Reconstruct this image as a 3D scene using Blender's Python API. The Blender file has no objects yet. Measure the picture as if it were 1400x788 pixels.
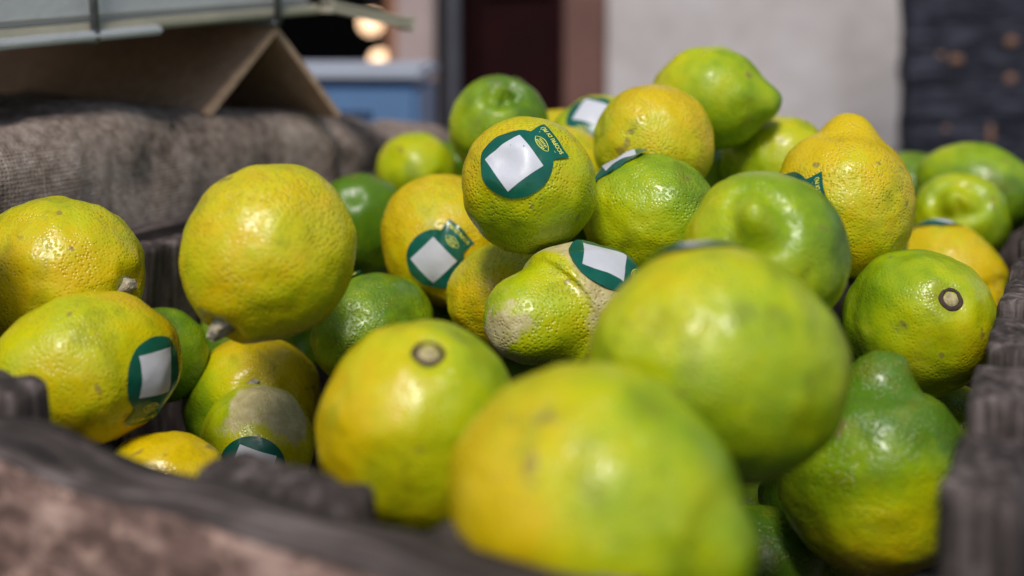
import bpy, bmesh, math, random
from math import radians as R, sin, cos, pi
from mathutils import Vector, Matrix, noise
from mathutils.bvhtree import BVHTree
from mathutils.geometry import delaunay_2d_cdt

random.seed(7)
sc = bpy.context.scene
col = sc.collection

# ---------------------------------------------------------------- camera, sky, sun
EYE = Vector((0, 0, 1.15))
cd = bpy.data.cameras.new('camera')
cam = bpy.data.objects.new('camera', cd); col.objects.link(cam)
cam.location = EYE
cam.rotation_euler = (R(86), 0, 0)
cd.sensor_width = 36; cd.lens = 43.714; cd.shift_y = -0.1964
cd.clip_start = 0.02; cd.clip_end = 200
cd.dof.use_dof = True; cd.dof.focus_distance = 0.60; cd.dof.aperture_fstop = 4.2
cd.dof.aperture_blades = 0
sc.camera = cam

SUN_EL, SUN_ROT = R(55), R(190)
world = bpy.data.worlds.new('World'); sc.world = world; world.use_nodes = True
wn = world.node_tree
sky = wn.nodes.new('ShaderNodeTexSky'); sky.sky_type = 'NISHITA'; sky.sun_disc = False
sky.sun_elevation = SUN_EL; sky.sun_rotation = SUN_ROT
sky.air_density = 1.0; sky.dust_density = 1.2; sky.ozone_density = 0.6
wn.links.new(sky.outputs[0], wn.nodes['Background'].inputs[0])
wn.nodes['Background'].inputs[1].default_value = 0.05
sl = bpy.data.lights.new('sun', 'SUN'); sun = bpy.data.objects.new('sun', sl); col.objects.link(sun)
sl.energy = 1.5; sl.angle = R(15); sl.color = (1.0, 0.965, 0.91)
sd = Vector((sin(SUN_ROT) * cos(SUN_EL), cos(SUN_ROT) * cos(SUN_EL), sin(SUN_EL)))
sun.rotation_euler = sd.to_track_quat('Z', 'Y').to_euler()
sc.view_settings.view_transform = 'Standard'; sc.view_settings.look = 'None'
sc.view_settings.gamma = 1; sc.view_settings.exposure = 0.90
sc.render.engine = 'CYCLES'
sc.cycles.use_denoising = True
sc.cycles.max_bounces = 8; sc.cycles.diffuse_bounces = 3

# ---------------------------------------------------------------- helpers
def link(name, me, mat=None, parent=None, smooth=False):
    o = bpy.data.objects.new(name, me); col.objects.link(o)
    if mat:
        for m in (mat if isinstance(mat, (list, tuple)) else [mat]): me.materials.append(m)
    if parent: o.parent = parent
    if smooth:
        for p in me.polygons: p.use_smooth = True
    return o
def mesh(name, v, f):
    me = bpy.data.meshes.new(name); me.from_pydata([tuple(x) for x in v], [], f); me.update(); return me
def empty(name, loc, rz=0):
    o = bpy.data.objects.new(name, None); col.objects.link(o); o.location = loc; o.rotation_euler = (0, 0, rz); o.empty_display_size = .05
    return o
def tag(o, label=None, cat=None, group=None, kind=None):
    for k, x in (('label', label), ('category', cat), ('group', group), ('kind', kind)):
        if x: o[k] = x
    return o
def grid_box(sx, sy, sz, seg, amp=0.0, fq=40.0, seed=0, bev=0.0, amp2=0.0, grain=None):
    """closed box centred on x,y with its base at z=0, cut to seg-sized faces, worn by noise"""
    bm = bmesh.new()
    n = [max(1, int(round(s / seg))) for s in (sx, sy, sz)]
    vs = {}
    def V(i, j, k):
        if (i, j, k) not in vs:
            p = Vector((sx * (i / n[0] - .5), sy * (j / n[1] - .5), sz * k / n[2]))
            vs[(i, j, k)] = bm.verts.new(p)
        return vs[(i, j, k)]
    for k in (0, n[2]):
        for i in range(n[0]):
            for j in range(n[1]):
                q = [V(i, j, k), V(i + 1, j, k), V(i + 1, j + 1, k), V(i, j + 1, k)]
                bm.faces.new(q if k else q[::-1])
    for j in (0, n[1]):
        for i in range(n[0]):
            for k in range(n[2]):
                q = [V(i, j, k), V(i + 1, j, k), V(i + 1, j, k + 1), V(i, j, k + 1)]
                bm.faces.new(q if j == 0 else q[::-1])
    for i in (0, n[0]):
        for j in range(n[1]):
            for k in range(n[2]):
                q = [V(i, j, k), V(i, j, k + 1), V(i, j + 1, k + 1), V(i, j + 1, k)]
                bm.faces.new(q if i == 0 else q[::-1])
    if bev:
        c = Vector((0, 0, sz / 2)); h = Vector((sx / 2 - bev, sy / 2 - bev, sz / 2 - bev))
        for v in bm.verts:
            d = v.co - c
            e = Vector([max(-h[a], min(h[a], d[a])) for a in range(3)])
            r = d - e
            if r.length > 1e-9: v.co = c + e + r.normalized() * min(r.length, bev)
    if amp or amp2:
        off = Vector((seed * 3.7, seed * 1.3, seed * 2.1))
        for v in bm.verts:
            v.co += amp * noise.noise_vector(v.co * fq + off)
            if amp2:
                g = Vector([a * b for a, b in zip(v.co, grain)]) if grain else v.co * fq * 4
                v.co += amp2 * noise.noise_vector(g + off)
    return bm
def bm_mesh(bm, name):
    me = bpy.data.meshes.new(name); bmesh.ops.recalc_face_normals(bm, faces=bm.faces); bm.to_mesh(me); bm.free(); return me
def tube(pts, r, n=10):
    v = []; f = []
    for i, p in enumerate(pts):
        p = Vector(p); a = Vector(pts[max(i - 1, 0)]); b = Vector(pts[min(i + 1, len(pts) - 1)])
        t = (b - a).normalized(); x = t.orthogonal().normalized(); y = t.cross(x)
        if i and x.dot(px) < 0: x, y = -x, -y
        px = x
        rr = r[i] if isinstance(r, (list, tuple)) else r
        for k in range(n): v.append(p + rr * (cos(2 * pi * k / n) * x + sin(2 * pi * k / n) * y))
    for i in range(len(pts) - 1):
        for k in range(n):
            f.append((i * n + k, i * n + (k + 1) % n, (i + 1) * n + (k + 1) % n, (i + 1) * n + k))
    f.append(tuple(range(n))[::-1]); f.append(tuple(range((len(pts) - 1) * n, len(pts) * n)))
    return v, f

# ---------------------------------------------------------------- materials
class NT:
    def __init__(s, name):
        s.m = bpy.data.materials.new(name); s.m.use_nodes = True; s.t = s.m.node_tree
        s.b = s.t.nodes['Principled BSDF']
    def n(s, typ, **kw):
        nd = s.t.nodes.new('ShaderNode' + typ)
        for k, x in kw.items(): setattr(nd, k, x)
        return nd
    def put(s, sock, val):
        if hasattr(val, 'is_output') or isinstance(val, bpy.types.NodeSocket): s.t.links.new(val, sock)
        else: sock.default_value = val
    def math(s, op, a, b=None, c=None, clamp=False):
        nd = s.n('Math', operation=op, use_clamp=clamp)
        for i, x in enumerate((a, b, c)):
            if x is not None: s.put(nd.inputs[i], x)
        return nd.outputs[0]
    def vmath(s, op, a, b=None, out=0):
        nd = s.n('VectorMath', operation=op)
        s.put(nd.inputs[0], a)
        if b is not None: s.put(nd.inputs[1], b)
        return nd.outputs[out]
    def noise(s, vec, scale, detail=3, rough=.55, dist=0):
        nd = s.n('TexNoise'); s.put(nd.inputs['Vector'], vec); nd.inputs['Scale'].default_value = scale
        nd.inputs['Detail'].default_value = detail; nd.inputs['Roughness'].default_value = rough; nd.inputs['Distortion'].default_value = dist
        return nd.outputs['Fac']
    def voro(s, vec, scale, feature='F1', smooth=None, out='Distance', rnd=1):
        nd = s.n('TexVoronoi', feature=feature); s.put(nd.inputs['Vector'], vec); nd.inputs['Scale'].default_value = scale
        nd.inputs['Randomness'].default_value = rnd
        if smooth is not None: nd.inputs['Smoothness'].default_value = smooth
        return nd.outputs[out]
    def ramp(s, fac, stops, interp='LINEAR'):
        nd = s.n('ValToRGB'); e = nd.color_ramp; e.interpolation = interp
        while len(e.elements) < len(stops): e.elements.new(.5)
        for el, (p, c) in zip(e.elements, stops):
            el.position = p; el.color = tuple(c) + (1,) if len(c) == 3 else c
        s.put(nd.inputs[0], fac); return nd.outputs[0]
    def mix(s, f, a, b, mode='MIX'):
        nd = s.n('Mix', data_type='RGBA', blend_type=mode, clamp_factor=True)
        s.put(nd.inputs[0], f)
        for i, x in ((6, a), (7, b)):
            s.put(nd.inputs[i], tuple(x) + (1,) if isinstance(x, tuple) and len(x) == 3 else x)
        return nd.outputs[2]
    def range(s, v, a, b, c=0., d=1., smooth=True):
        nd = s.n('MapRange', interpolation_type='SMOOTHSTEP' if smooth else 'LINEAR')
        s.put(nd.inputs[0], v)
        for i, x in enumerate((a, b, c, d)): s.put(nd.inputs[i + 1], x)
        return nd.outputs[0]
    def bump(s, h, dist, strength=1, prev=None):
        nd = s.n('Bump'); s.put(nd.inputs['Height'], h); nd.inputs['Distance'].default_value = dist; nd.inputs['Strength'].default_value = strength
        if prev is not None: s.t.links.new(prev, nd.inputs['Normal'])
        return nd.outputs[0]
    def attr(s, name, out='Fac'):
        nd = s.n('Attribute', attribute_type='OBJECT', attribute_name=name); return nd.outputs[out]
    def obj(s, rnd=True, stretch=None):
        v = s.n('TexCoord').outputs['Object']
        if rnd:
            r = s.math('MULTIPLY', s.n('ObjectInfo').outputs['Random'], 7.0)
            cx = s.n('CombineXYZ')
            for i in range(3): s.put(cx.inputs[i], r)
            v = s.vmath('ADD', v, cx.outputs[0])
        if stretch: v = s.vmath('MULTIPLY', v, stretch)
        return v
    def out(s, color, rough=.5, normal=None, spec=.5, **kw):
        s.put(s.b.inputs['Base Color'], tuple(color) + (1,) if isinstance(color, tuple) else color)
        s.put(s.b.inputs['Roughness'], rough); s.put(s.b.inputs['Specular IOR Level'], spec)
        if normal is not None: s.t.links.new(normal, s.b.inputs['Normal'])
        for k, x in kw.items(): s.put(s.b.inputs[k.replace('_', ' ')], x)
        return s.m

def mat_lemon():
    s = NT('lemon_skin')
    P0 = s.n('TexCoord').outputs['Object']; P = s.obj()
    D = s.vmath('NORMALIZE', P0)
    gd = s.vmath('DOT_PRODUCT', D, s.attr('green_dir', 'Vector'), out=1)
    n1 = s.noise(P, 26, 3, .55); n2 = s.noise(P, 85, 4, .6); n3 = s.noise(P, 420, 3, .6)
    g = s.math('ADD', s.attr('green'), s.math('MULTIPLY', gd, s.attr('green_spread')))
    g = s.math('ADD', g, s.math('MULTIPLY', s.math('SUBTRACT', n1, .5), .95))
    g = s.math('ADD', g, s.math('MULTIPLY', s.math('SUBTRACT', n2, .5), .55))
    base = s.ramp(g, [(0, (.68, .48, .003)), (.20, (.58, .53, .004)), (.45, (.43, .50, .004)), (.70, (.25, .38, .005)), (1, (.085, .19, .007))])
    # pale waxy blotches and tiny lighter flecks between the oil glands
    pal = s.math('MULTIPLY', s.range(s.noise(P, 48, 5, .65), .55, .75), .12)
    base = s.mix(pal, base, (.80, .70, .16))
    pore = s.voro(P, 600, 'F1', rnd=.8)
    pit = s.range(pore, .10, .55)
    base = s.mix(s.math('MULTIPLY', s.math('SUBTRACT', 1, pit), .38), base, s.mix(.5, base, (.30, .24, .0)))
    # olive bruises and small brown scars
    bl = s.math('MULTIPLY', s.range(s.noise(P, 52, 3, .55), .57, .70), .55)
    base = s.mix(bl, base, s.mix(.6, base, (.22, .20, .004)))
    sc1 = s.range(s.noise(P, 75, 2, .5), .69, .74)
    base = s.mix(s.math('MULTIPLY', sc1, .65), base, (.22, .15, .05))
    sc2 = s.range(s.voro(P, 95), .055, .03)
    sc2 = s.math('MULTIPLY', sc2, s.range(s.noise(P, 30, 1), .50, .56))
    base = s.mix(s.math('MULTIPLY', sc2, .8), base, (.16, .10, .04))
    # russet scarring: a cap around rus_dir, or a band round the axis
    rd = s.vmath('DOT_PRODUCT', D, s.attr('rus_dir', 'Vector'), out=1)
    ed = s.math('ADD', s.math('MULTIPLY', s.math('SUBTRACT', s.noise(P, 45, 5, .65), .5), 1.15), rd)
    cap = s.range(ed, s.attr('rus_edge'), s.math('ADD', s.attr('rus_edge'), .16))
    z = s.n('SeparateXYZ'); s.put(z.inputs[0], P0)
    bz = s.math('ABSOLUTE', s.math('SUBTRACT', z.outputs[2], s.attr('band_z')))
    bz = s.math('ADD', bz, s.math('MULTIPLY', s.math('SUBTRACT', s.noise(P, 90, 4, .6), .5), .012))
    band = s.range(bz, s.attr('band_w'), s.math('MULTIPLY', s.attr('band_w'), .62))
    rus = s.math('MAXIMUM', cap, band)
    rcol = s.ramp(s.noise(P, 160, 5, .6), [(.25, (.40, .31, .13)), (.5, (.56, .46, .23)), (.72, (.72, .62, .36))])
    base = s.mix(s.math('MULTIPLY', rus, .92), base, rcol)
    nb = s.bump(s.noise(P, 55, 3, .5), .0022, .55)
    nb = s.bump(s.math('MULTIPLY', n2, s.attr('wrinkle')), .0010, .6, nb)
    nb = s.bump(s.math('MULTIPLY', pit, s.math('MULTIPLY', s.attr('pores'), s.range(s.noise(P, 38, 2), .38, .62, .35, 1.1))), .00050, .85, nb)
    nb = s.bump(n3, .00016, .6, nb)
    rough = s.math('ADD', s.range(n2, .3, .7, .24, .37), s.math('MULTIPLY', rus, .3))
    return s.out(base, rough, nb, .5, Subsurface_Weight=.03, Subsurface_Scale=.004, Subsurface_Radius=(1., .7, .1))

def mat_wood(name, dark, mid, pale, stretch, bumpd=.0015, rough=.85, spec=.3, fleck=None):
    s = NT(name)
    P = s.obj(stretch=stretch); Q = s.obj()
    g = s.noise(P, 1.0, 6, .65, .4); big = s.noise(Q, 22, 4, .6)
    f = s.math('ADD', s.math('MULTIPLY', g, .65), s.math('MULTIPLY', big, .35))
    c = s.ramp(f, [(.34, dark), (.5, mid), (.66, pale)])
    if fleck: c = s.mix(s.range(s.noise(Q, 130, 4, .6), .56, .70, 0, .7), c, fleck)
    nb = s.bump(g, bumpd, .8); nb = s.bump(s.noise(Q, 260, 4, .6), bumpd * .4, .6, nb)
    return s.out(c, rough, nb, spec)

def mat_plain(name, c, rough=.5, var=.12, scale=25, bumpd=0, bscale=120, spec=.5, **kw):
    s = NT(name); P = s.obj()
    v = s.noise(P, scale, 5, .6)
    lo = tuple(x * (1 - var) for x in c); hi = tuple(min(1, x * (1 + var)) for x in c)
    nb = s.bump(s.noise(P, bscale, 4, .6), bumpd, .7) if bumpd else None
    return s.out(s.ramp(v, [(.3, lo), (.7, hi)]), rough, nb, spec, **kw)

def mat_burlap():
    s = NT('burlap_cloth'); uv = s.n('TexCoord').outputs['UV']; P = s.obj()
    w = []
    for d in ('X', 'Y'):
        nd = s.n('TexWave', wave_type='BANDS', bands_direction=d, wave_profile='SIN'); s.put(nd.inputs[0], uv)
        nd.inputs['Scale'].default_value = 125; nd.inputs['Distortion'].default_value = 3.0; nd.inputs['Detail'].default_value = 2; nd.inputs['Detail Scale'].default_value = 3
        w.append(nd.outputs['Fac'])
    weave = s.math('MAXIMUM', w[0], w[1])
    big = s.noise(P, 16, 5, .65); mid = s.noise(P, 140, 4, .65)
    f = s.math('ADD', s.math('MULTIPLY', big, .5), s.math('MULTIPLY', mid, .5))
    c = s.ramp(f, [(.36, (.15, .108, .085)), (.5, (.37, .285, .235)), (.64, (.58, .475, .41))])
    c = s.mix(s.math('MULTIPLY', s.math('SUBTRACT', 1, weave), .55), c, (.05, .036, .03))
    nb = s.bump(weave, .0012, .8); nb = s.bump(mid, .0012, .7, nb); nb = s.bump(big, .006, .5, nb)
    return s.out(c, .95, nb, .15)

def mat_plaster():
    s = NT('plaster'); P = s.obj()
    f = s.noise(P, 3.2, 6, .62); f2 = s.noise(P, 14, 5, .6)
    c = s.ramp(s.math('ADD', s.math('MULTIPLY', f, .6), s.math('MULTIPLY', f2, .4)), [(.33, (.45, .40, .375)), (.5, (.58, .525, .51)), (.66, (.66, .61, .61))])
    return s.out(c, .9, s.bump(f2, .01, .5), .2)
def mat_cardboard():
    s = NT('cardboard'); uv = s.n('TexCoord').outputs['Object']
    st = s.noise(s.vmath('MULTIPLY', uv, (12, 260, 260)), 1, 3)
    c = s.ramp(st, [(.3, (.37, .235, .15)), (.7, (.54, .37, .255))])
    c = s.mix(s.range(s.noise(uv, 18, 4), .5, .75, 0, .5), c, (.27, .18, .13))
    return s.out(c, .8, s.bump(st, .0006, .6), .25)
def mat_emit(name, c, st):
    s = NT(name); return s.out(c, .4, Emission_Color=c + (1,), Emission_Strength=st)

M = dict(
    lemon=mat_lemon(),
    scar=mat_plain('scar_ring', (.055, .032, .018), .8, .5, 300, .0006, 700),
    pith=mat_plain('scar_centre', (.40, .33, .16), .8, .45, 300, .0005, 900),
    stub=mat_plain('stem_stub', (.40, .34, .24), .8, .55, 260, .0012, 600),
    sepal=mat_plain('sepal', (.20, .22, .09), .8, .4, 260, .0010, 600),
    film=mat_plain('sticker_film', (.004, .105, .066), .30, .18, 60, .0005, 120, .5, Coat_Weight=.3, Coat_Roughness=.2),
    paper=mat_plain('sticker_panel', (.62, .62, .67), .38, .03, 60, .0003, 200),
    ink=mat_plain('sticker_ink', (.72, .72, .10), .4, .05, 80),
    wood=mat_wood('weathered_grey_wood', (.009, .007, .0065), (.062, .047, .042), (.25, .20, .185), (170, 170, 14), .0022),
    woodh=mat_wood('weathered_grey_wood_long', (.009, .007, .0065), (.062, .047, .042), (.25, .20, .185), (14, 190, 190), .0022),
    brown=mat_wood('raw_brown_wood', (.024, .014, .011), (.20, .122, .098), (.56, .385, .315), (55, 120, 120), .0025, fleck=(.60, .40, .31)),
    table=mat_wood('table_wood', (.08, .055, .04), (.17, .12, .09), (.28, .21, .16), (8, 120, 120), .001),
    char=mat_wood('charcoal_timber', (.004, .004, .007), (.020, .021, .032), (.085, .088, .115), (14, 60, 90), .003),
    rust=mat_plain('bare_spot', (.24, .125, .08), .8, .5, 120, .001, 300),
    burlap=mat_burlap(), plaster=mat_plaster(), card=mat_cardboard(),
    foam=mat_plain('white_foam', (.52, .53, .54), .6, .06, 20, .0006, 200),
    foam2=mat_plain('cream_rim', (.42, .39, .30), .6, .12, 30, .0006, 200),
    cord=mat_plain('grey_cord', (.13, .135, .14), .7, .3, 90),
    blue=mat_plain('blue_plastic', (.12, .23, .42), .45, .05, 12),
    lid=mat_plain('white_lid', (.42, .45, .52), .5, .05, 12),
    label_ink=mat_plain('label_print', (.025, .045, .10), .6, .2, 30),
    door=mat_plain('maroon_door', (.017, .0028, .0035), .8, .3, 8, 0, 120, .12),
    frame=mat_plain('brown_frame', (.18, .085, .065), .55, .15, 6),
    pil=mat_plain('pink_pilaster', (.42, .32, .30), .85, .12, 9, .004, 40),
    jamb=mat_plain('slate_jamb', (.075, .075, .095), .6, .2, 9),
    jambd=mat_plain('dark_jamb', (.03, .026, .03), .6, .2, 9),
    orange=mat_plain('orange_post', (.32, .14, .075), .6, .25, 12),
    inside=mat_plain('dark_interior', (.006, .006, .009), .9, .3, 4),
    pave=mat_plain('paving', (.22, .205, .19), .85, .2, 5, .004, 30),
    bulb=mat_emit('lamp_glass', (1.0, .64, .38), 1.15),
)

# ---------------------------------------------------------------- setting: paving and the house behind
tag(link('pavement', mesh('pavement', [(-15, -15, 0), (15, -15, 0), (15, 15, 0), (-15, 15, 0)], [(0, 1, 2, 3)]), M['pave']),
    'grey stone paving of the street', None, None, 'structure')

def block(name, x0, x1, y0, y1, z0, z1, mat, parent=None, bev=.0, seg=None):
    bm = bmesh.new(); bmesh.ops.create_cube(bm, size=1)
    for v in bm.verts: v.co = Vector(((x1 - x0) * v.co.x, (y1 - y0) * v.co.y, (z1 - z0) * v.co.z))
    if bev: bmesh.ops.bevel(bm, geom=bm.edges[:], offset=bev, segments=2, affect='EDGES')
    o = link(name, bm_mesh(bm, name), mat, parent)
    o.location = ((x0 + x1) / 2, (y0 + y1) / 2, (z0 + z1) / 2)
    return o
HY = 3.2
house = tag(empty('house', (0, HY, 0)), 'house front with pale plaster wall, maroon door and brown door frame behind the lemons', 'house')
def hb(*a, **k): o = block(*a, parent=house, **k); o.location.y -= HY; return o
hb('plaster_wall', .247, 1.75, HY, HY + .35, 0, 3.4, M['plaster'], bev=.012)
df = hb('door_frame', .138, .245, HY + .05, HY + .30, 0, 2.35, M['frame'], bev=.008)
hb('lintel', -.20, .245, HY + .06, HY + .30, 2.352, 2.5, M['frame'], bev=.008)
door = hb('door', -.10, .136, HY + .20, HY + .25, .01, 2.35, M['door'])
for z0, z1 in ((.12, .72), (.80, 1.10), (1.16, 2.25)):
    p = block('door_panel', -.075, .11, HY + .185, HY + .198, z0, z1, M['door'], door, bev=.006)
    p.location -= Vector((door.location.x, HY + .225, door.location.z))
hb('dark_jamb', -.137, -.102, HY + .16, HY + .30, 0, 2.35, M['door'])
hb('slate_jamb', -.168, -.139, HY + .05, HY + .30, 0, 2.35, M['jamb'], bev=.004)
hb('grey_jamb', -.196, -.170, HY + .08, HY + .30, 0, 2.5, M['jambd'])  # narrow dark grey strip of jamb beside the pilaster
hb('pilaster', -.295, -.198, HY - .03, HY + .30, 0, 3.4, M['pil'], bev=.01)
hb('wooden_post', -.332, -.297, HY + .06, HY + .30, 0, 2.5, M['orange'], bev=.004)
hb('plaster_wall', -3.2, -1.35, HY, HY + .35, 0, 3.4, M['plaster'], bev=.012)
hb('shop_wall', -3.2, 1.75, HY + 2.4, HY + 2.5, 0, 3.4, M['inside'])
hb('shop_wall', -1.45, -1.352, HY + .36, HY + 2.39, 0, 2.7, M['inside'])
hb('shop_wall', -.20, -.10, HY + .36, HY + 2.39, 0, 2.7, M['inside'])
hb('ceiling', -1.45, .0, HY + .36, HY + 2.39, 2.72, 2.8, M['inside'])
hb('plaster_wall', -1.348, .245, HY + .02, HY + .33, 2.51, 3.4, M['plaster'])
hb('roof', -3.4, 1.9, HY - .35, HY + 2.7, 3.41, 3.55, M['orange'])

def lamp(x, y, z, r, label):
    t = tag(empty('hanging_lamp', (x, y, z)), label, 'lamp', 'round lamps glowing inside the shop')
    bm = bmesh.new(); bmesh.ops.create_uvsphere(bm, u_segments=20, v_segments=12, radius=r)
    link('bulb', bm_mesh(bm, 'bulb'), M['bulb'], t, True)
    v, f = tube([(0, 0, r * .9), (0, 0, 2.71 - z)], .003, 8); link('cord', mesh('cord', v, f), M['jambd'], t)
    v, f = tube([(0, 0, r * .85), (0, 0, r * 1.25)], [r * .35, r * .28], 12); link('socket', mesh('socket', v, f), M['jambd'], t)
LZ = HY + .55
lamp(-.425, LZ, 1.082, .036, 'brighter upper round lamp glowing in the dark shop doorway above the blue box')
lamp(-.425, LZ + .25, .955, .034, 'lower round lamp glowing just above the lid of the blue box')

# charred timber wall on the right
tw = tag(empty('timber_wall', (1.17, 2.25, 0)), 'blue-black weathered timber wall with bare orange spots on the far right', 'wall', None, 'thing')
pm = []
for k in range(4):
    pm.append(bm_mesh(grid_box(.92, .06, .058, .020, .0035, 22, 40 + k, .003, .0018), 'plank')); pm[-1].materials.append(M['char'])
for i in range(36):
    o = bpy.data.objects.new('plank', pm[i % 4]); col.objects.link(o); o.parent = tw
    o.location = (random.uniform(-.002, .003), random.uniform(-.007, .007), .002 + i * .0585)
    if i % 2: o.rotation_euler = (0, 0, pi)
o = block('backing', -.45, .45, .02, .05, 0, 2.1, M['char'], tw)
bs = bpy.data.meshes.new('bare_spot')
bm = bmesh.new(); bmesh.ops.create_icosphere(bm, subdivisions=2, radius=1)
for v in bm.verts: v.co += .25 * noise.noise_vector(v.co * 2)
bm.to_mesh(bs); bm.free(); bs.materials.append(M['rust'])
for x, z, sx, sz in ((1308, 82, .014, .010), (1383, 57, .013, .010), (1383, 108, .012, .010), (1287, 76, .008, .006), (1358, 186, .007, .022), (1297, 178, .006, .006)):
    o = bpy.data.objects.new('bare_spot', bs); col.objects.link(o); o.parent = tw
    o.location = ((x - 700) / 1700 * 2.215 - 1.17, -.033, 1.15 - z / 1700 * 2.21); o.scale = (sx, .006, sz)

# ---------------------------------------------------------------- market table under the crates
tb = tag(empty('market_table', (.0, .95, 0)), 'rough wooden market table carrying the crates and the burlap', 'table')
for i in range(7):
    o = block('plank', -1.0, 1.0, 0, .208, 0, .03, M['table'], tb, bev=.003); o.location = (0, -.72 + i * .212, .77)
for sx in (-.93, .93):
    for sy in (-.74, .56):
        o = block('leg', -.035, .035, -.035, .035, 0, .755, M['table'], tb, bev=.004); o.location = (sx, sy, .3775)
TZ = .785

# ---------------------------------------------------------------- crate
FL, FR, E2 = Vector((-.32, .512, 0)), Vector((.0836, .268, 0)), Vector((.425, .905, 0))
E1 = (FL - FR).normalized(); RIM = 1.01
crate = tag(empty('wooden_crate', (.02, .66, TZ)), 'weathered grey wooden crate with worn uneven rim holding the heap of lemons', 'crate')
def put(o, loc, ang, parent):
    o.parent = parent; o.location = Vector(loc) - parent.location; o.rotation_euler = (0, 0, ang)
fa = math.atan2(E1.y, E1.x); ra = math.atan2(E2.y, E2.x)
fn = Vector((-E1.y, E1.x, 0));  fn = fn if fn.y < 0 else -fn       # outwards at the front
rn = Vector((E2.y, -E2.x, 0)); rn.normalize()                       # outwards at the right
def split_top(me):       # grey weathered top, raw brown flanks
    for p in me.polygons: p.material_index = 0 if p.normal.z > .55 else 1
# heavy front plank, its outer face raw and brown
bm = grid_box(.58, .030, .20, .005, .0018, 20, 3, .0025, .0022, (9, 110, 110))
for v in bm.verts:
    if v.co.z > .15:
        v.co.z += .004 * noise.noise(Vector((v.co.x * 18, 0, 4))) + .010 * max(0, (v.co.x - .10) / .2)
me = bm_mesh(bm, 'front_plank'); me.materials.append(M['woodh']); me.materials.append(M['brown']); split_top(me)
o = link('front_plank', me, None, None, True)
put(o, FR + E1 * .19 + fn * .019 + Vector((0, 0, RIM - .20 - .004)), fa, crate)
# staves inside the front plank, standing a little proud of it
def stave(w, th, h, seed, name='stave'):
    me = bm_mesh(grid_box(w, th, h, .0045,   .0015, 38, seed, .003, .0018, (120, 120, 14)), name)
    return link(name, me, M['wood'], None, True)
for k, (s, w, dz) in enumerate(((.020, .070, -.030), (.096, .064, -.007), (.184, .060, -.0045), (.336, .066, .004), (.43, .06, .006))):
    o = stave(w, .019, .21, 11 + k); put(o, FR + E1 * s - fn * .0085 + Vector((0, 0, RIM - .21 + dz)), fa, crate)
# right wall: a row of staves in an outer rail
for k, (t1, w, dz) in enumerate(((.048, .052, -.006), (.143, .055, .000), (.222, .050, .002), (.312, .056, .000), (.348, .026, .003), (.390, .032, .000), (.457, .044, .000), (.552, .050, .000), (.632, .060, .000), (.712, .060, .002), (.795, .060, .000))):
    t = t1 - w / 2
    o = stave(w, .022, .215, 31 + k); put(o, FR + E2 * t + rn * .012 + Vector((0, 0, RIM - .215 + dz)), ra, crate)
o = link('rail', bm_mesh(grid_box(.80, .018, .06, .012, .002, 30, 5, .003), 'rail'), M['woodh']); put(o, FR + E2 * .40 + rn * .034 + Vector((0, 0, RIM - .10)), ra, crate)
# left and back walls
for k in range(11):
    o = stave(.070, .018, .205, 51 + k); put(o, FL + E2 * (.035 + k * .0735) - rn * .010 + Vector((0, 0, RIM - .213)), ra, crate)
o = link('rail', bm_mesh(grid_box(.80, .016, .034, .010, .0015, 30, 6, .003), 'rail'), M['woodh']); put(o, FL + E2 * .40 - rn * .029 + Vector((0, 0, RIM - .036)), ra, crate)
BR = FR + E2 * .80
for k in range(6):
    o = stave(.074, .018, .205, 71 + k); put(o, BR + E1 * (.04 + k * .078) - fn * .008 + Vector((0, 0, RIM - .213)), fa, crate)
for k in range(9):
    o = link('bottom_board', bm_mesh(grid_box(.45, .082, .014, .03, .001, 30, 90 + k, .003), 'bottom_board'), M['woodh'])
    put(o, FR + E1 * .232 + E2 * (.05 + k * .0875) + Vector((0, 0, TZ + .002)), fa, crate)

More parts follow.
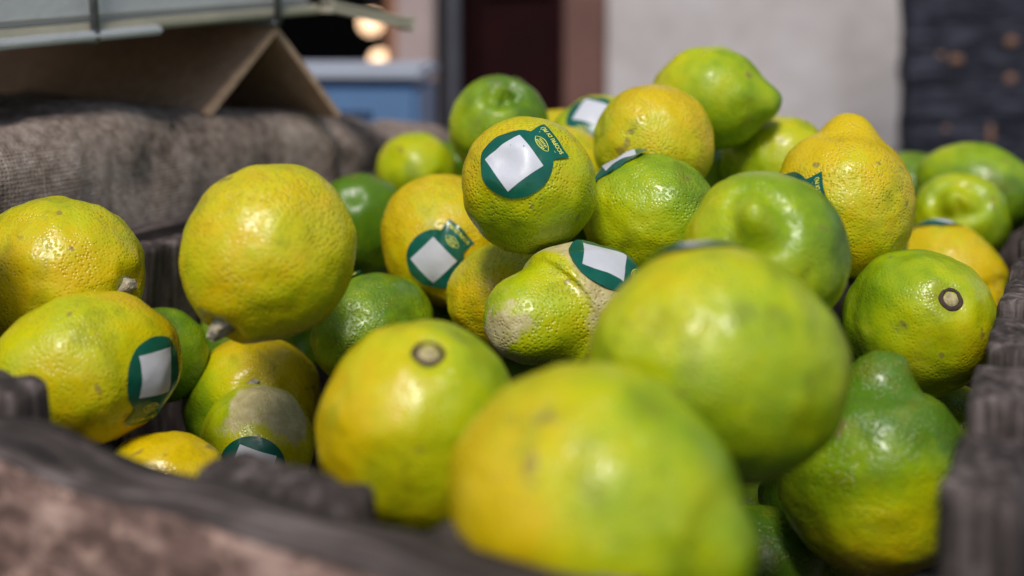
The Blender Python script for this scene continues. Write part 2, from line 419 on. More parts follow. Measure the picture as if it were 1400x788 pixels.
# ---------------------------------------------------------------- burlap-covered stack beside the crate
def burlap():
    NU, NV = 150, 70
    v = []; f = []; uvs = []
    L0, L1 = -.30, .74                       # along E2, from the crate's left wall line
    o0 = FL - rn * .045
    for i in range(NU + 1):
        t = L0 + (L1 - L0) * i / NU
        zt = 1.083 - max(0., min(1., (t - .25) / .42)) * .034 - max(0., t - .47) / .27 * .026 + (.02 if t < .05 else 0) * max(0, (.05 - t) / .3)
        wd = .30
        for j in range(NV + 1):
            q = j / NV                        # up the face, over the top, down the far side
            H = zt - TZ; per = [H, wd, H]; tot = sum(per); d = q * tot
            if d < H: p = (0, TZ + d)
            elif d < H + wd: p = (d - H, zt)
            else: p = (wd, zt - (d - H - wd))
            # round the shoulders
            r = .035; cx, cz = p
            x = min(max(cx, r), wd - r); z = min(cz, zt - r)
            dx, dz = cx - x, cz - z; l = math.hypot(dx, dz)
            if cz > zt - r and l > r: cx, cz = x + dx / l * r, z + dz / l * r
            P = o0 + E2 * t - rn * cx + Vector((0, 0, cz))
            nrm = Vector((0, 0, 1)) if H < d < H + wd else rn * (1 if d <= H else -1)
            w = .010 * noise.noise(P * 9) + .0055 * noise.noise(P * 24 + Vector((5, 1, 2))) + .0025 * noise.noise(P * 70)
            if d < H + .1: w += .012 * noise.noise(Vector((t * 7, d * 5, 9)))
            w -= .009 * math.exp(-((t - .515 - .12 * max(0, cz - 1.04)) / .006) ** 2)      # the seam
            bot = min(1, (cz - TZ) / .05)
            P += nrm * w * bot
            v.append(P); uvs.append((t * 1.0, d * 1.0))
    for i in range(NU):
        for j in range(NV):
            a = i * (NV + 1) + j; f.append((a, a + NV + 1, a + NV + 2, a + 1))
    f.append(tuple(range(NV + 1))); f.append(tuple(range(NU * (NV + 1), (NU + 1) * (NV + 1)))[::-1])
    me = mesh('burlap_cover', v, f)
    uvl = me.uv_layers.new(name='UVMap')
    for lp in me.loops: uvl.data[lp.index].uv = uvs[lp.vertex_index]
    bm = bmesh.new(); bm.from_mesh(me); bmesh.ops.recalc_face_normals(bm, faces=bm.faces); bm.to_mesh(me); bm.free()
    return tag(link('burlap_cover', me, M['burlap'], None, True), 'brown burlap cover draped over the stack to the left of the crate', 'burlap')
burlap()

# ---------------------------------------------------------------- folded cardboard on the burlap
A = Vector((-.2174, .880, 1.0693)); B = Vector((-.134, .974, 1.0605)); APX = Vector((-.176, .925, 1.1305)); AX = Vector((-.75, .66, .012)).normalized()
tent = tag(empty('folded_cardboard', A), 'brown cardboard sheet folded into a tent on the burlap', 'cardboard')
def slab(p0, p1, ax, ln, th, name, mat, parent, side):
    d = (p1 - p0).normalized(); nn = d.cross(ax).normalized() * side
    v = []; n = 16
    for k in range(n + 1):
        for q in (p0, p0 + nn * th, p1 + nn * th, p1):
            v.append(q + ax * ln * k / n + Vector((0, 0, .0015 * sin(k * .9))) - parent.location)
    f = [(0, 1, 2, 3), tuple(4 * n + i for i in (3, 2, 1, 0))]
    for k in range(n):
        for i in range(4): f.append((4 * k + i, 4 * k + 4 + i, 4 * k + 4 + (i + 1) % 4, 4 * k + (i + 1) % 4))
    bm = bmesh.new()
    vs = [bm.verts.new(x) for x in v]
    for q in f: bm.faces.new([vs[i] for i in q])
    bmesh.ops.recalc_face_normals(bm, faces=bm.faces)
    return link(name, bm_mesh(bm, name), mat, parent)
slab(A, APX, AX, .42, .0048, 'panel', M['card'], tent, -1)
slab(B, APX + Vector((.002, .002, -.001)), AX, .42, .0048, 'panel', M['card'], tent, 1)

# ---------------------------------------------------------------- corded white box resting on the fold
B0 = Vector((-.148, .965, 1.1395)); B1 = Vector((-.310, .690, 1.1235))
wb = tag(empty('white_box', B0), 'pale white box tied with grey cords, resting on the folded cardboard', 'box')
bx = (B1 - B0).normalized(); by = Vector((-bx.y, bx.x, 0)).normalized(); by = by if by.x < 0 else -by
bz = bx.cross(by).normalized(); bz = bz if bz.z > 0 else -bz
def obb(name, o, lx, ly, lz, mat, parent, bev=.003, dx=0, dy=0, dz=0):
    bm = bmesh.new(); bmesh.ops.create_cube(bm, size=1)
    for v in bm.verts: v.co = Vector(((v.co.x + .5) * lx, (v.co.y + .5) * ly, (v.co.z + .5) * lz))
    bmesh.ops.bevel(bm, geom=bm.edges[:], offset=bev, segments=2, affect='EDGES')
    for v in bm.verts: v.co = bx * (v.co.x + dx) + by * (v.co.y + dy) + bz * (v.co.z + dz)
    return link(name, bm_mesh(bm, name), mat, parent)
LB = .46
obb('box_body', B0, LB, .50, .095, M['foam'], wb, .004, 0, .006, .008)
obb('rim', B0, LB + .004, .51, .0075, M['foam2'], wb, .002, -.002, 0, 0)
obb('rim', B0, .22, .02, .006, M['foam'], wb, .002, .168, -.006, -.0035)
obb('lid', B0, LB + .006, .512, .02, M['foam'], wb, .004, -.003, 0, .1035)
for s in (.052, .222):
    g = .0022
    pts = [(s, 0 - g, -.001 - g), (s, -g, .05), (s + .001, -g, .1245), (s, .25, .1265), (s, .512 + g, .1245), (s, .512 + g, .0), (s, .25, -g - .001), (s, -g, -.001 - g)]
    v, f = tube([bx * a + by * b + bz * c for a, b, c in pts], .0028, 10)
    link('cord', mesh('cord', v, f), M['cord'], wb, True)
# pale flap standing out past the box's end
fl = Vector((.060, .026, -.014)); v, f = [], []
bm = bmesh.new(); bmesh.ops.create_cube(bm, size=1)
d = fl.normalized(); up = Vector((0, 0, 1)); sd_ = d.cross(up).normalized(); up = sd_.cross(d)
for q in bm.verts: q.co = Vector((.004, .004, .006)) + d * ((q.co.x + .5) * fl.length) + sd_ * q.co.y * .03 + up * q.co.z * .0075
bmesh.ops.bevel(bm, geom=bm.edges[:], offset=.002, segments=2, affect='EDGES')
link('flap', bm_mesh(bm, 'flap'), M['foam2'], wb)

# ---------------------------------------------------------------- blue box with a white lid
C0 = Vector((-.108, 1.44, 0)); C1 = Vector((-.50, 1.462, 0)); bx = (C1 - C0).normalized(); by = Vector((-bx.y, bx.x, 0)); by = by if by.y > 0 else -by; bz = Vector((0, 0, 1))
bb = tag(empty('blue_box', C0 + Vector((0, 0, TZ))), 'light blue plastic box with white lid standing behind the burlap', 'box')
obb('box_body', C0, .20, .17, .268, M['blue'], bb, .008)
obb('lid', C0, .208, .178, .016, M['lid'], bb, .005, -.004, -.004, .270)
for k in range(9):
    obb('label_mark', C0, .0042, .003, .010, M['label_ink'], bb, .0006, .055 + k * .0055, -.0022, .226)  # row of dark marks for the unreadable label on the box front

# ---------------------------------------------------------------- lemons
def lemon_mesh(a, A, nip, seed, lump=1.0, rings=64, segs=84, sq=.97):
    """a: half width, A: half length, nip: height, width, groove depth, groove radius, groove width, lean; local +z is the blossom tip"""
    nh, nr, gh, gr, gw, lean = nip
    v = []; f = []
    off = Vector((seed * 1.71, seed * .77, seed * 2.3))
    for i in range(rings + 1):
        s = pi * i / rings
        s = s + .16 * sin(2 * s)
        for j in range(segs):
            th = 2 * pi * j / segs
            rho = a * max(0, sin(s)) ** sq; z = -A * cos(s)
            if rho < 1e-7: rho = 0
            q = rho / a; ox = 0
            if z > 0:
                k = math.exp(-(q / nr) ** 3.6) if nr else 0
                wob = 1 + .10 * sin(3 * th + seed) + .07 * sin(2 * th + 2 * seed)
                z += nh * a * k - gh * a * math.exp(-((q - gr * (1 + (1 if gr < .5 else .25) * (.16 * sin(2 * th + seed) + .10 * sin(3 * th)))) / gw) ** 2) * (wob + (.55 if gr < .5 else .12) * noise.noise(Vector((1.6 * cos(th), 1.6 * sin(th), seed))))
                ox = lean * a * k * max(0, 1 - q / max(nr, .01))
            else:
                z += .05 * a * math.exp(-(q / .17) ** 2) - .03 * a * math.exp(-((q - .32) / .15) ** 2)
            p = Vector((rho * cos(th) + ox, rho * sin(th), z))
            d = p.normalized()
            n = noise.noise(d * 1.6 + off) * .045 + noise.noise(d * 3.6 + off) * .020 * lump + noise.noise(d * 8.5 + off) * .007 * lump + noise.noise(d * 19 + off) * .0028 * lump
            v.append(p * (1 + n))
            if i in (0, rings): break
    def idx(i, j):
        if i == 0: return 0
        if i == rings: return 1 + (rings - 1) * segs
        return 1 + (i - 1) * segs + j % segs
    for i in range(rings):
        for j in range(segs):
            if i == 0: f.append((idx(0, 0), idx(1, j + 1), idx(1, j)))
            elif i == rings - 1: f.append((idx(i, j), idx(i, j + 1), idx(rings, 0)))
            else: f.append((idx(i, j), idx(i, j + 1), idx(i + 1, j + 1), idx(i + 1, j)))
    me = mesh('lemon', v, f)
    for p in me.polygons: p.use_smooth = True
    return me

def lettering():
    cu = bpy.data.curves.new('lettering', 'FONT'); cu.body = 'SCOPRI DI PI\u00d9'; cu.align_x = 'CENTER'; cu.size = .20; cu.offset = .005; cu.resolution_u = 3
    o = bpy.data.objects.new('lettering', cu); col.objects.link(o)
    me = o.evaluated_get(bpy.context.evaluated_depsgraph_get()).to_mesh()
    v = [(p.co.x, p.co.y) for p in me.vertices]; f = [tuple(p.vertices) for p in me.polygons]
    xs = [p[0] for p in v]; k = 1.0 / (max(xs) - min(xs))
    v = [(x * k, y * k * 1.15) for x, y in v]
    bpy.data.objects.remove(o); bpy.data.curves.remove(cu)
    return v, f
TEXT = lettering()
def fill(outline, step):
    """triangulated flat shape with inner points so that it can follow a curved fruit"""
    x0 = min(p[0] for p in outline); x1 = max(p[0] for p in outline); y0 = min(p[1] for p in outline); y1 = max(p[1] for p in outline)
    n = len(outline)
    def inside(x, y):
        c = False
        for i in range(n):
            (ax, ay), (bx_, by_) = outline[i], outline[i - 1]
            if (ay > y) != (by_ > y) and x < (bx_ - ax) * (y - ay) / (by_ - ay) + ax: c = not c
        return c
    pts = [Vector(p) for p in outline]
    y = y0 + step * .5
    while y < y1:
        x = x0 + step * .5
        while x < x1:
            if inside(x, y) and min((Vector((x, y)) - Vector(p)).length for p in outline) > step * .45: pts.append(Vector((x, y)))
            x += step
        y += step
    r = delaunay_2d_cdt(pts, [], [list(range(n))], 1, 1e-6)
    return [tuple(p) for p in r[0]], [tuple(q) for q in r[2]]
def edge_pts(poly, step):
    o = []
    for i, a in enumerate(poly):
        b = poly[(i + 1) % len(poly)]; l = math.hypot(b[0] - a[0], b[1] - a[1]); k = max(1, int(l / step))
        for j in range(k): o.append((a[0] + (b[0] - a[0]) * j / k, a[1] + (b[1] - a[1]) * j / k))
    return o
arc = [(cos(t), sin(t)) for t in [R(-57) + R(294) * i / 60 for i in range(61)]]
ST = fill(arc + edge_pts([(-.545, -.85), (-.66, -1.36), (.66, -1.36), (.545, -.85)], .08)[:-1] + [(.545, -.85)], .085)
SQ = fill(edge_pts([(-.56, -.50), (.56, -.50), (.56, .62), (-.56, .62)], .08), .12)
def emblem():
    v = []; f = []
    N = 22
    for sg in (1, -1):
        for w in (0, 1):
            for i in range(N + 1):
                x = -.29 + .58 * i / N; h = .135 * (1 - (x / .29) ** 2) ** .8 if abs(x) < .29 else 0
                y = sg * (h + .004) * (1 if w == 0 else .84) ; xx = x * (1 if w == 0 else .93)
                v.append((xx, -.84 + y))
        b = len(v) - 2 * (N + 1)
        for i in range(N): f.append((b + i, b + i + 1, b + N + 1 + i + 1, b + N + 1 + i))
    rnd = random.Random(4)
    for y, half in ((-.815, .17), (-.905, .16)):          # two lines of lettering too small to read
        x = -half
        while x < half:
            w = rnd.uniform(.025, .04); h = rnd.choice((.055, .07, .07)); b = len(v)
            v += [(x, y), (x + w * .8, y), (x + w, y + h), (x + w * .2, y + h)]; f.append((b, b + 1, b + 2, b + 3)); x += w + .014
    b = len(v); v += [(-.40, -1.035), (.40, -1.035), (.40, -1.022), (-.40, -1.022)]; f.append((b, b + 1, b + 2, b + 3))
    b = len(v)
    v += [(x, y - 1.255) for x, y in TEXT[0]]; f += [tuple(b + i for i in q) for q in TEXT[1]]
    return v, f
EM = emblem()

def sticker(lem, bvh, n, up, rad=.0168, lift=None, seed=1):
    n = n.normalized(); v_ = (up - n * up.dot(n)).normalized(); u_ = v_.cross(n)
    hit = bvh.ray_cast(n * .2, -n)[0]; Rr = hit.length
    def wrap(pts, off):
        out = []
        for (x, y) in pts:
            l = math.hypot(x, y) * rad; th = l / Rr
            dr = n if l < 1e-9 else n * cos(th) + (u_ * x + v_ * y).normalized() * sin(th)
            h = bvh.ray_cast(dr * .2, -dr)
            p = h[0]
            e = max(0, math.hypot(x, y) - .55)
            o = off + .00055 + .0005 * e * (1 + noise.noise(Vector((x * 3.2, y * 3.2, seed * 3)))) + .00034 * e * sin(9 * math.atan2(y, x) + seed)
            if lift:
                k = max(0, x * lift[0] + y * lift[1] + .35); o += lift[2] * k * k + .0010 * k * sin(5 * x + 4 * y)
            out.append(p + dr * o)
        return out
    s = link('sticker', mesh('sticker', wrap(ST[0], 0), ST[1]), M['film'], lem, True)
    link('blank_panel', mesh('blank_panel', wrap(SQ[0], .00016), SQ[1]), M['paper'], s, True)
    link('lettering', mesh('lettering', wrap(EM[0], .00018), EM[1]), M['ink'], s)
    return s

def stem_part(lem, a, kind, bvh, seed):
    d = Vector((0, 0, -1)); p = bvh.ray_cast(d * .2, -d)[0]
    z0 = p.z
    rnd = random.Random(seed)
    if kind == 'scar':
        v = []; f = []; prof = [(.085, -.01), (.10, .016), (.125, .030), (.15, .026), (.18, -.004), (.20, -.07)]
        n = 40
        for (r, h) in prof:
            for k in range(n):
                w = 1 + .08 * noise.noise(Vector((1.5 * cos(2 * pi * k / n), 1.5 * sin(2 * pi * k / n), seed)))
                v.append((a * r * w * cos(2 * pi * k / n), a * r * w * sin(2 * pi * k / n), z0 - a * h * 1.2))
        for i in range(len(prof) - 1):
            for k in range(n): f.append((i * n + k, (i + 1) * n + k, (i + 1) * n + (k + 1) % n, i * n + (k + 1) % n))
        c = link('calyx', mesh('calyx', v, f), M['scar'], lem, True)
        v = []; f = []
        for i, (r, h) in enumerate(((.0, .012), (.025, .006), (.05, .020), (.085, .018), (.105, .004), (.11, -.05))):
            for k in range(n):
                w = 1 + .10 * noise.noise(Vector((cos(2 * pi * k / n) * 2, sin(2 * pi * k / n) * 2, seed + i * .3)))
                v.append((a * r * w * cos(2 * pi * k / n), a * r * w * sin(2 * pi * k / n), z0 - a * h * 1.2))
        for i in range(5):
            for k in range(n): f.append((i * n + k, (i + 1) * n + k, (i + 1) * n + (k + 1) % n, i * n + (k + 1) % n))
        link('stem_end', mesh('stem_end', v, f), M['pith'], c, True)
    else:
        bm = bmesh.new(); bmesh.ops.create_icosphere(bm, subdivisions=3, radius=1)
        for q in bm.verts:
            q.co += .30 * noise.noise_vector(q.co * 2.2 + Vector((seed, 0, 0)))
            q.co = Vector((q.co.x * a * .16, q.co.y * a * .16, z0 + q.co.z * a * .045))
        c = link('calyx', bm_mesh(bm, 'calyx'), M['sepal'], lem, True)
        ln = a * (.24 if kind == 'stub' else .15); lx = a * .05
        v, f = tube([(0, 0, z0 + .01 * a), (0, 0, z0 - ln * .15), (lx * .5, 0, z0 - ln * .35), (lx, 0, z0 - ln * .6), (lx * 1.6, a * .02, z0 - ln * .85), (lx * 2, a * .03, z0 - ln)], [a * .15, a * .125, a * .095, a * .085, a * .075, a * .04], 18)
        v = [Vector(x) + a * .07 * noise.noise_vector(Vector(x) / a * 8 + Vector((seed, 0, 0))) for x in v]
        link('stem_stub', mesh('stem_stub', v, f), M['stub'], c)

GROUP = 'lemons heaped in the wooden crate'
NIP = dict(std=(.16, .30, .0, .5, .1, 0), sharp=(.28, .26, .03, .40, .12, .0), none=(.04, .4, 0, .5, .1, 0))
LEMONS = {
    'topgreen': dict(pos=(0.125, 0.7789, 1.0886), a=0.0326, asp=1.1, axis=(0.91, -0.407, -0.081), nip=(0.24, 0.36, 0.02, 0.6, 0.14, 0.02), seed=1, g=(0.5, 0.22), gdir=(0.88, -0.374, -0.292), label='smooth green lemon on the very top of the heap, its pointed tip to the right', wr=0.2, pr=0.35, sq=0.94),
    'specky': dict(pos=(0.082, 0.7108, 1.0674), a=0.0336, asp=1.08, axis=(-0.599, -0.721, 0.348), nip='none', seed=2, g=(0.14, 0.2), gdir=(-0.656, -0.012, -0.754), label='yellow speckled lemon directly below the topmost green one'),
    'backlime': dict(pos=(0.1706, 0.7957, 1.0429), a=0.033, asp=1.12, axis=(-0.709, 0.65, -0.273), nip='none', seed=3, g=(0.52, 0.3), gdir=(-0.76, 0.076, -0.645), label='plain yellow-green lemon behind the orange-yellow one whose tip points up', pr=0.3),
    'nippleup': dict(pos=(0.1764, 0.6562, 1.042), a=0.037, asp=1.06, axis=(0.138, 0.279, 0.95), nip=(0.27, 0.36, 0.03, 0.55, 0.15, 0.0), seed=4, g=(0.03, 0.16), gdir=(0.164, -0.772, -0.614), label='orange-yellow lemon standing with its blunt green tip pointing straight up', sq=0.88, st=((-0.889, -0.455, 0.056), (-0.944, 0.212, -0.251), (0, -0.5, 0.001))),
    'sliver': dict(pos=(0.1808, 0.8602, 1.0373), a=0.0306, asp=1.1, axis=(0.923, 0.358, 0.14), nip='std', seed=5, g=(0.22, 0.1), gdir=(-0.026, -0.124, -0.992), label='pale lemon mostly hidden under the pointed tip of the topmost lemon'),
    'edgelime': dict(pos=(0.0727, 0.6515, 1.037), a=0.0317, asp=1.2, axis=(0.795, -0.606, -0.014), nip='none', seed=6, g=(0.58, 0.25), gdir=(0.82, 0.008, 0.573), label='green lemon whose sticker edge lifts at its top, left of the ringed tip', wr=0.9, lump=1.5, st=((-0.496, 0.221, 0.84), (0.788, 0.019, 0.616), (0, 0.7, 0.0015))),
    'nippleface': dict(pos=(0.106, 0.5117, 1.0452), a=0.0335, asp=1.06, axis=(-0.29, -0.805, 0.518), nip=(0.26, 0.19, 0.07, 0.38, 0.11, 0.08), seed=7, g=(0.54, 0.34), gdir=(0.746, -0.154, 0.648), label='green lemon facing the viewer with a ringed nipple, just behind the large blurred one', pr=0.5),
    'qr': dict(pos=(0.0087, 0.6141, 1.0581), a=0.0335, asp=1.06, axis=(0.314, 0.846, -0.432), nip='none', seed=8, g=(0.3, 0.28), gdir=(0.584, -0.318, -0.747), label='yellow-green lemon with big green and white sticker turned up at the middle of the heap', srad=0.018, st=((-0.203, -0.862, 0.465), (-0.82, -0.171, -0.547), None)),
    'stickyellow': dict(pos=(-0.0406, 0.7257, 1.0088), a=0.0363, asp=1.14, axis=(0.293, -0.722, -0.627), nip='std', seed=9, g=(-0.05, 0.08), gdir=(0.055, -0.98, 0.191), label='warm yellow lemon with whole green sticker, tucked below left of the central one', wr=0.2, st=((-0.075, -0.994, -0.084), (-0.684, -0.272, -0.677), (0, -0.5, 0.0004))),
    'dimple': dict(pos=(-0.0094, 0.8336, 1.0645), a=0.0335, asp=1.1, axis=(0.108, -0.67, 0.735), nip=(0.1, 0.14, 0.2, 0.22, 0.17, 0.05), seed=10, g=(0.66, 0.32), gdir=(0.72, -0.288, 0.631), label='green lemon with a sunken tip at the top, yellow along its left side'),
    'smalllime': dict(pos=(-0.0744, 0.959, 1.0169), a=0.0307, asp=1.08, axis=(-0.583, 0.807, 0.092), nip='none', seed=11, g=(0.48, 0.12), gdir=(0.011, -0.137, -0.991), label='small lime-green lemon furthest back against the burlap', pr=0.3),
    'darkgreen': dict(pos=(-0.1025, 0.829, 0.9987), a=0.0335, asp=1.1, axis=(0.008, 0.761, -0.649), nip='none', seed=12, g=(0.98, 0.15), gdir=(0.06, -0.489, 0.87), label='dark green glossy lemon between the big yellow one and the stickered yellow one', wr=0.1, pr=0.2, lump=0.5),
    'bigyellow': dict(pos=(-0.1053, 0.5313, 1.0412), a=0.037, asp=1.05, axis=(0.388, 0.623, 0.68), nip='none', seed=13, g=(0.16, 0.14), gdir=(0.72, 0.273, 0.638), label='big round yellow lemon with torn stem stub at its lower left', wr=0.8, stem='stub'),
    'lowlime': dict(pos=(-0.0758, 0.674, 0.9683), a=0.0314, asp=1.2, axis=(0.546, 0.838, 0.013), nip='none', seed=14, g=(0.7, 0.2), gdir=(0.022, -0.199, 0.98), label='lime-green lemon low in the heap behind the front one with the stem scar', wr=0.8, lump=1.5, st=((-0.828, 0.204, 0.522), (-0.167, -0.274, -0.947), (0, -0.5, 0.001))),
    'frontmid': dict(pos=(-0.0338, 0.4395, 0.994), a=0.037, asp=1.12, axis=(-0.127, 0.477, -0.87), nip='none', seed=15, g=(0.34, 0.45), gdir=(0.972, 0.223, 0.071), label='front lemon, yellow left and green right, with a round stem scar on top', pr=0.4, stem='scar'),
    'bright': dict(pos=(-0.004, 0.6681, 0.987), a=0.0307, asp=1.1, axis=(-0.297, -0.809, 0.507), nip='none', seed=16, g=(0.08, 0.12), gdir=(0.446, 0.215, 0.869), label='bright yellow lemon half hidden left of the one with the brown scarred band', wr=0.8, lump=1.3),
    'russet': dict(pos=(0.0298, 0.5865, 1.0022), a=0.0322, asp=1.16, axis=(-0.816, -0.575, -0.053), nip=(0.32, 0.66, 0.27, 0.8, 0.11, 0.0), seed=17, g=(0.2, 0.42), gdir=(-0.817, -0.418, -0.397), label='lumpy lemon with a grey-brown scarred band and a bulging left end', rdir=(-0.883, -0.465, -0.069), redge=0.86, wr=0.4, sq=0.9, band=(-0.03, 0.016), srad=0.0185, st=((0.463, -0.308, 0.831), (-0.975, 0.0, 0.224), (0, 0.5, 0.001))),
    'bigfront': dict(pos=(0.0693, 0.4091, 1.0285), a=0.0392, asp=1.12, axis=(-0.922, -0.306, 0.239), nip='none', seed=18, g=(0.46, 0.3), gdir=(0.513, -0.43, -0.743), label='large blurred yellow-green lemon right of centre, near the front', st=((-0.148, 0.334, 0.931), (-0.772, -0.203, 0.602), (0.5, 0, 0.0032))),
    'nearest': dict(pos=(0.0243, 0.3492, 1.0046), a=0.0395, asp=1.07, axis=(0.871, -0.443, -0.211), nip=(0.11, 0.34, 0.035, 0.5, 0.16, 0.0), seed=19, g=(0.36, 0.5), gdir=(0.996, 0.071, 0.058), label='nearest lemon at the bottom edge, yellow with a green nipple end to the right', sq=0.9),
    'shadygreen': dict(pos=(0.1501, 0.5047, 0.9541), a=0.0387, asp=1.0, axis=(0.087, 0.08, 0.993), nip=(0.3, 0.33, 0.05, 0.5, 0.14, 0.14), seed=20, g=(0.72, 0.62), gdir=(0.102, 0.343, 0.934), label='shaded green lemon standing tip up in the lower right corner, orange underneath', side=(0.959, -0.285, 0.0), sq=0.66),
    'scarface': dict(pos=(0.2025, 0.6096, 0.9894), a=0.0364, asp=1.1, axis=(-0.096, 0.852, -0.514), nip='none', seed=21, g=(0.55, 0.28), gdir=(-0.91, 0.358, 0.21), label='olive-green lemon at the right wall with a round stem scar facing out', wr=0.4, pr=0.3, stem='scar'),
    'rightyellow': dict(pos=(0.2852, 0.8029, 0.9696), a=0.0335, asp=1.18, axis=(0.537, -0.766, -0.353), nip=(0.12, 0.3, 0.05, 0.5, 0.1, 0), seed=22, g=(0.0, 0.12), gdir=(-0.069, -0.195, -0.978), label='yellow lemon behind the right scarred one, sticker edge along its top', st=((-0.074, 0.383, 0.921), (0.916, -0.256, 0.309), (0.5, 0, 0.0008))),
    'nippleright': dict(pos=(0.3213, 0.8809, 0.9934), a=0.0335, asp=1.1, axis=(-0.389, -0.772, 0.502), nip=(0.1, 0.24, 0.14, 0.4, 0.17, 0.08), seed=23, g=(0.46, 0.22), gdir=(0.762, -0.624, 0.172), label='lemon at the far right with a deep green ring round its tip'),
    'farright': dict(pos=(0.3545, 0.9414, 1.0064), a=0.0346, asp=1.3, axis=(0.816, -0.551, -0.171), nip='std', seed=24, g=(0.8, 0.15), gdir=(0.627, -0.343, -0.7), label='smooth green lemon at the far right back, cut by the picture edge'),
    'farsmall': dict(pos=(0.3255, 1.0105, 0.9898), a=0.036, asp=1.1, axis=(0.74, 0.649, 0.179), nip='std', seed=25, g=(0.82, 0.1), gdir=(-0.303, -0.941, 0.149), label='green lemon peeping out left of the far right back one'),
    'backstick': dict(pos=(0.0602, 0.8345, 1.0521), a=0.0336, asp=1.08, axis=(0.845, 0.477, 0.242), nip='none', seed=26, g=(0.34, 0.2), gdir=(-0.928, -0.2, -0.313), label='lemon at the back with a green sticker, in front of the brown door frame', st=((-0.263, -0.631, 0.73), (0.177, 0.004, 0.984), None)),
    'backsliver': dict(pos=(0.0328, 0.8946, 1.0407), a=0.0307, asp=1.1, axis=(0.174, -0.891, 0.42), nip='std', seed=27, g=(0.12, 0.1), gdir=(0.999, -0.037, 0.0), label='yellow lemon peeping between the sunken-tip one and the back sticker'),
    'behindqr': dict(pos=(0.0331, 0.7749, 1.041), a=0.0294, asp=1.1, axis=(0.261, -0.95, -0.173), nip='none', seed=28, g=(0.12, 0.12), gdir=(-0.006, -0.139, -0.99), label='yellow lemon squeezed behind the right shoulder of the central stickered one'),
    'leftback': dict(pos=(-0.2217, 0.598, 1.016), a=0.0385, asp=1.16, axis=(-0.905, 0.425, 0.034), nip='std', seed=29, g=(0.1, 0.12), gdir=(0.556, 0.373, 0.743), label='yellow lemon at the left edge with a small stem, behind another yellow one', wr=0.9, stem='short', lump=1.4),
    'leftstick': dict(pos=(-0.1872, 0.5368, 0.988), a=0.0334, asp=1.22, axis=(-0.784, -0.619, -0.034), nip='std', seed=30, g=(0.1, 0.12), gdir=(-0.228, -0.635, 0.738), label='yellow lemon at the left front with a green sticker on its right side', pr=0.55, st=((0.963, -0.271, -0.003), (-0.297, 0.18, 0.938), None)),
    'halfgreen': dict(pos=(-0.145, 0.6819, 0.9246), a=0.0381, asp=1.12, axis=(-0.186, 0.874, -0.448), nip='none', seed=31, g=(0.26, 0.8), gdir=(-0.537, -0.46, -0.707), label='orange-yellow and green lemon down in the gap below the big yellow one', pr=0.6, stem='short'),
    'patch': dict(pos=(-0.1296, 0.6191, 0.9248), a=0.0283, asp=1.1, axis=(0.485, -0.805, -0.341), nip='none', seed=32, g=(0.24, 0.2), gdir=(-0.906, -0.036, 0.421), label='green lemon with a tan scarred patch and a sticker cut by the front plank', rdir=(0.351, -0.447, 0.823), redge=0.66, pr=0.5, st=((0.085, -0.992, -0.094), (0.28, 0.379, 0.882), None)),
    'tinyfront': dict(pos=(-0.1532, 0.5292, 0.9373), a=0.0239, asp=1.25, axis=(0.998, -0.056, 0.015), nip='std', seed=33, g=(-0.02, 0.06), gdir=(0.259, -0.896, 0.36), label='bright yellow lemon barely showing over the front plank at the left', pr=0.3),
    'darknib': dict(pos=(-0.1883, 0.6634, 0.9577), a=0.0225, asp=1.12, axis=(-0.115, 0.033, 0.993), nip='none', seed=34, g=(0.95, 0.15), gdir=(0.071, -0.258, -0.964), label="dull green lemon with a grey scuffed tip by the crate's left wall", rdir=(-0.244, -0.213, 0.946), redge=1.05),
    'undergreen': dict(pos=(-0.1606, 0.7665, 0.9313), a=0.0358, asp=1.1, axis=(0.864, -0.503, -0.033), nip='std', seed=35, g=(0.95, 0.1), gdir=(0.055, -0.263, -0.963), label='dark green lemon in the shadow under the big yellow one'),
    'deepright': dict(pos=(0.2322, 0.645, 0.913), a=0.0334, asp=1.1, axis=(0.384, -0.81, 0.443), nip='std', seed=36, g=(0.55, 0.2), gdir=(-0.111, -0.307, -0.945), label='yellow-green lemon deep in the shadow beside the right wall'),
}
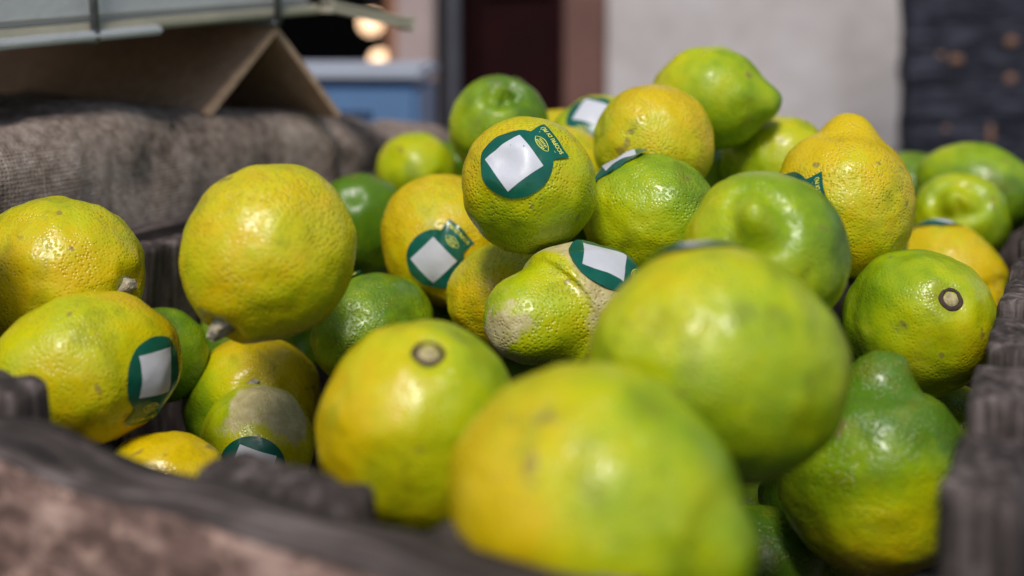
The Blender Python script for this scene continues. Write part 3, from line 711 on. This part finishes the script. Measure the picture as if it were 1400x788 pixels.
UNDER = [(0.0178, 0.7112, 1.0386), (-0.1204, 0.5979, 1.0384), (0.1229, 0.5992, 1.0367), (-0.146, 0.6982, 1.0238), (0.1451, 0.726, 1.0168), (-0.1528, 0.7704, 1.0137), (0.0615, 0.4747, 1.0056), (0.2154, 0.7695, 1.003), (-0.011, 0.7902, 1.0027), (0.0868, 0.5601, 1.0019), (0.0905, 0.7038, 1.0019), (0.125, 0.83, 1.025), (-0.045, 0.76, 0.945), (0.1578, 1.0835, 1.055), (-0.0137, 0.9328, 1.0549), (0.1395, 0.9397, 1.0549), (0.1472, 1.0099, 1.0548), (0.1041, 0.8886, 1.0546), (-0.2531, 0.5214, 1.0543), (-0.0081, 1.0049, 1.0517), (-0.0132, 1.0662, 1.05), (0.0716, 0.9532, 1.0431), (0.094, 1.0278, 1.0393), (0.116, 1.1243, 1.0337), (0.1902, 0.9545, 1.03), (0.0676, 1.0905, 1.0274), (0.0085, 1.1207, 1.0265), (0.1978, 1.0523, 1.0261), (0.2374, 0.8818, 1.021), (0.0411, 1.0013, 1.0206), (0.088, 0.7731, 1.019), (0.0642, 1.1554, 1.0171), (0.2527, 0.9525, 1.0136), (0.1151, 0.9779, 1.0105), (0.1236, 1.0686, 1.0092), (0.2415, 1.0116, 1.0081), (-0.0398, 1.0283, 1.0066), (0.0203, 0.9472, 1.0064), (0.1545, 0.911, 1.0056), (0.0054, 0.8506, 1.0037), (0.0821, 0.9083, 1.0037), (0.172, 1.0024, 1.0023), (0.0269, 1.058, 1.0009), (-0.2708, 0.5362, 1.0003), (0.1229, 0.6527, 0.9988), (0.2316, 0.8264, 0.9965), (0.0454, 0.8051, 0.9906), (-0.0327, 0.8976, 0.9894), (0.0352, 0.739, 0.9882), (0.1466, 0.7773, 0.9853), (0.1698, 0.8387, 0.9815), (-0.1022, 0.8951, 0.981), (0.0895, 0.8475, 0.981), (0.0953, 1.0258, 0.9799), (0.1723, 1.0907, 0.9793), (0.0908, 1.1163, 0.9789), (0.2088, 0.9191, 0.9786), (0.0756, 0.6221, 0.9778), (-0.0038, 0.9925, 0.9775), (-0.0345, 0.5069, 0.9772), (0.2223, 0.6783, 0.9772), (0.0205, 1.1582, 0.9757), (0.0295, 0.895, 0.9739), (0.0666, 0.9658, 0.9737), (-0.0066, 1.0976, 0.9725), (0.297, 0.9527, 0.9712), (0.2222, 1.0567, 0.9707), (0.0284, 0.4176, 0.9685), (0.2624, 0.8951, 0.9672), (0.1208, 0.9379, 0.9662), (0.0226, 0.4903, 0.9653), (0.2474, 0.7368, 0.9645), (0.2099, 0.9765, 0.9636), (0.1054, 0.5306, 0.898), (0.153, 0.5706, 0.9097), (0.1237, 0.6037, 0.8641), (0.1669, 0.6297, 0.9018), (0.1307, 0.6674, 0.8596), (0.1711, 0.7131, 0.8712), (0.0152, 0.6875, 0.9302), (0.0165, 0.7492, 0.9253), (0.0187, 0.8008, 0.8919), (-0.049, 0.8212, 0.9331)]
N_HIDDEN = 73

def make_lemon(k, T):
    a = T['a']; A = a * T['asp']
    nip = T['nip'] if isinstance(T['nip'], tuple) else NIP[T['nip']]
    me = lemon_mesh(a, A, nip, T['seed'], T.get('lump', 1.0), sq=T.get('sq', .97)); me.materials.append(M['lemon'])
    o = bpy.data.objects.new('lemon', me); col.objects.link(o)
    z = Vector(T['axis']).normalized(); side = Vector(T.get('side', (0, 0, 1)))
    x = side - z * side.dot(z); x = x.normalized() if x.length > 1e-3 else z.orthogonal().normalized(); y = z.cross(x)
    Q = Matrix((x, y, z)).transposed(); o.rotation_mode = 'QUATERNION'; o.rotation_quaternion = Q.to_quaternion(); o.location = T['pos']
    Qi = Q.transposed()
    o['green'] = float(T['g'][0]); o['green_spread'] = float(T['g'][1]); o['green_dir'] = [float(c) for c in Qi @ Vector(T['gdir'])]
    o['rus_dir'] = [float(c) for c in Qi @ Vector(T.get('rdir', (0, 0, 1)))]; o['rus_edge'] = float(T.get('redge', 9.0))
    bz_, bw_ = T.get('band', (9.0, .001)); o['band_z'] = float(bz_ * A if bz_ < 5 else bz_); o['band_w'] = float(bw_)
    o['wrinkle'] = float(T.get('wr', .22)); o['pores'] = float(T.get('pr', .9))
    tag(o, T['label'], 'lemon', GROUP)
    bvh = BVHTree.FromPolygons([v.co for v in me.vertices], [tuple(p.vertices) for p in me.polygons])
    if T.get('stem'): stem_part(o, a, T['stem'], bvh, T['seed'])
    if T.get('st'):
        n, up, lift = T['st']; sticker(o, bvh, Qi @ Vector(n), Qi @ Vector(up), T.get('srad', .0168), lift, T['seed'])
    return o
for k, T in LEMONS.items(): make_lemon(k, T)
# lemons under the top layer that carry the heap
fm = []
for k in range(3):
    me = lemon_mesh(.029, .033, NIP['std'], 200 + k, 1, 28, 36); me.materials.append(M['lemon']); fm.append(me)
for i, p in enumerate(UNDER):
    o = bpy.data.objects.new('lemon', fm[i % 3]); col.objects.link(o); o.location = p
    o.rotation_euler = (random.uniform(0, 6), random.uniform(0, 6), random.uniform(0, 6))
    o['green'] = .75 + .3 * random.random(); o['green_spread'] = .3; o['green_dir'] = [0., 0., 1.]; o['rus_dir'] = [0., 0., 1.]; o['rus_edge'] = 9.; o['band_z'] = 9.; o['band_w'] = .001; o['wrinkle'] = .4; o['pores'] = .7  # dark green skin puts the deep shade of the gaps into the colour
    if i < N_HIDDEN: tag(o, 'lemon buried in the heap, hidden under the top layer', 'lemon', 'lemons under the top layer')
    else: tag(o, 'added lemon low under the front of the heap, coloured dark to deepen the gap', 'lemon', 'lemons low in the shaded gaps')
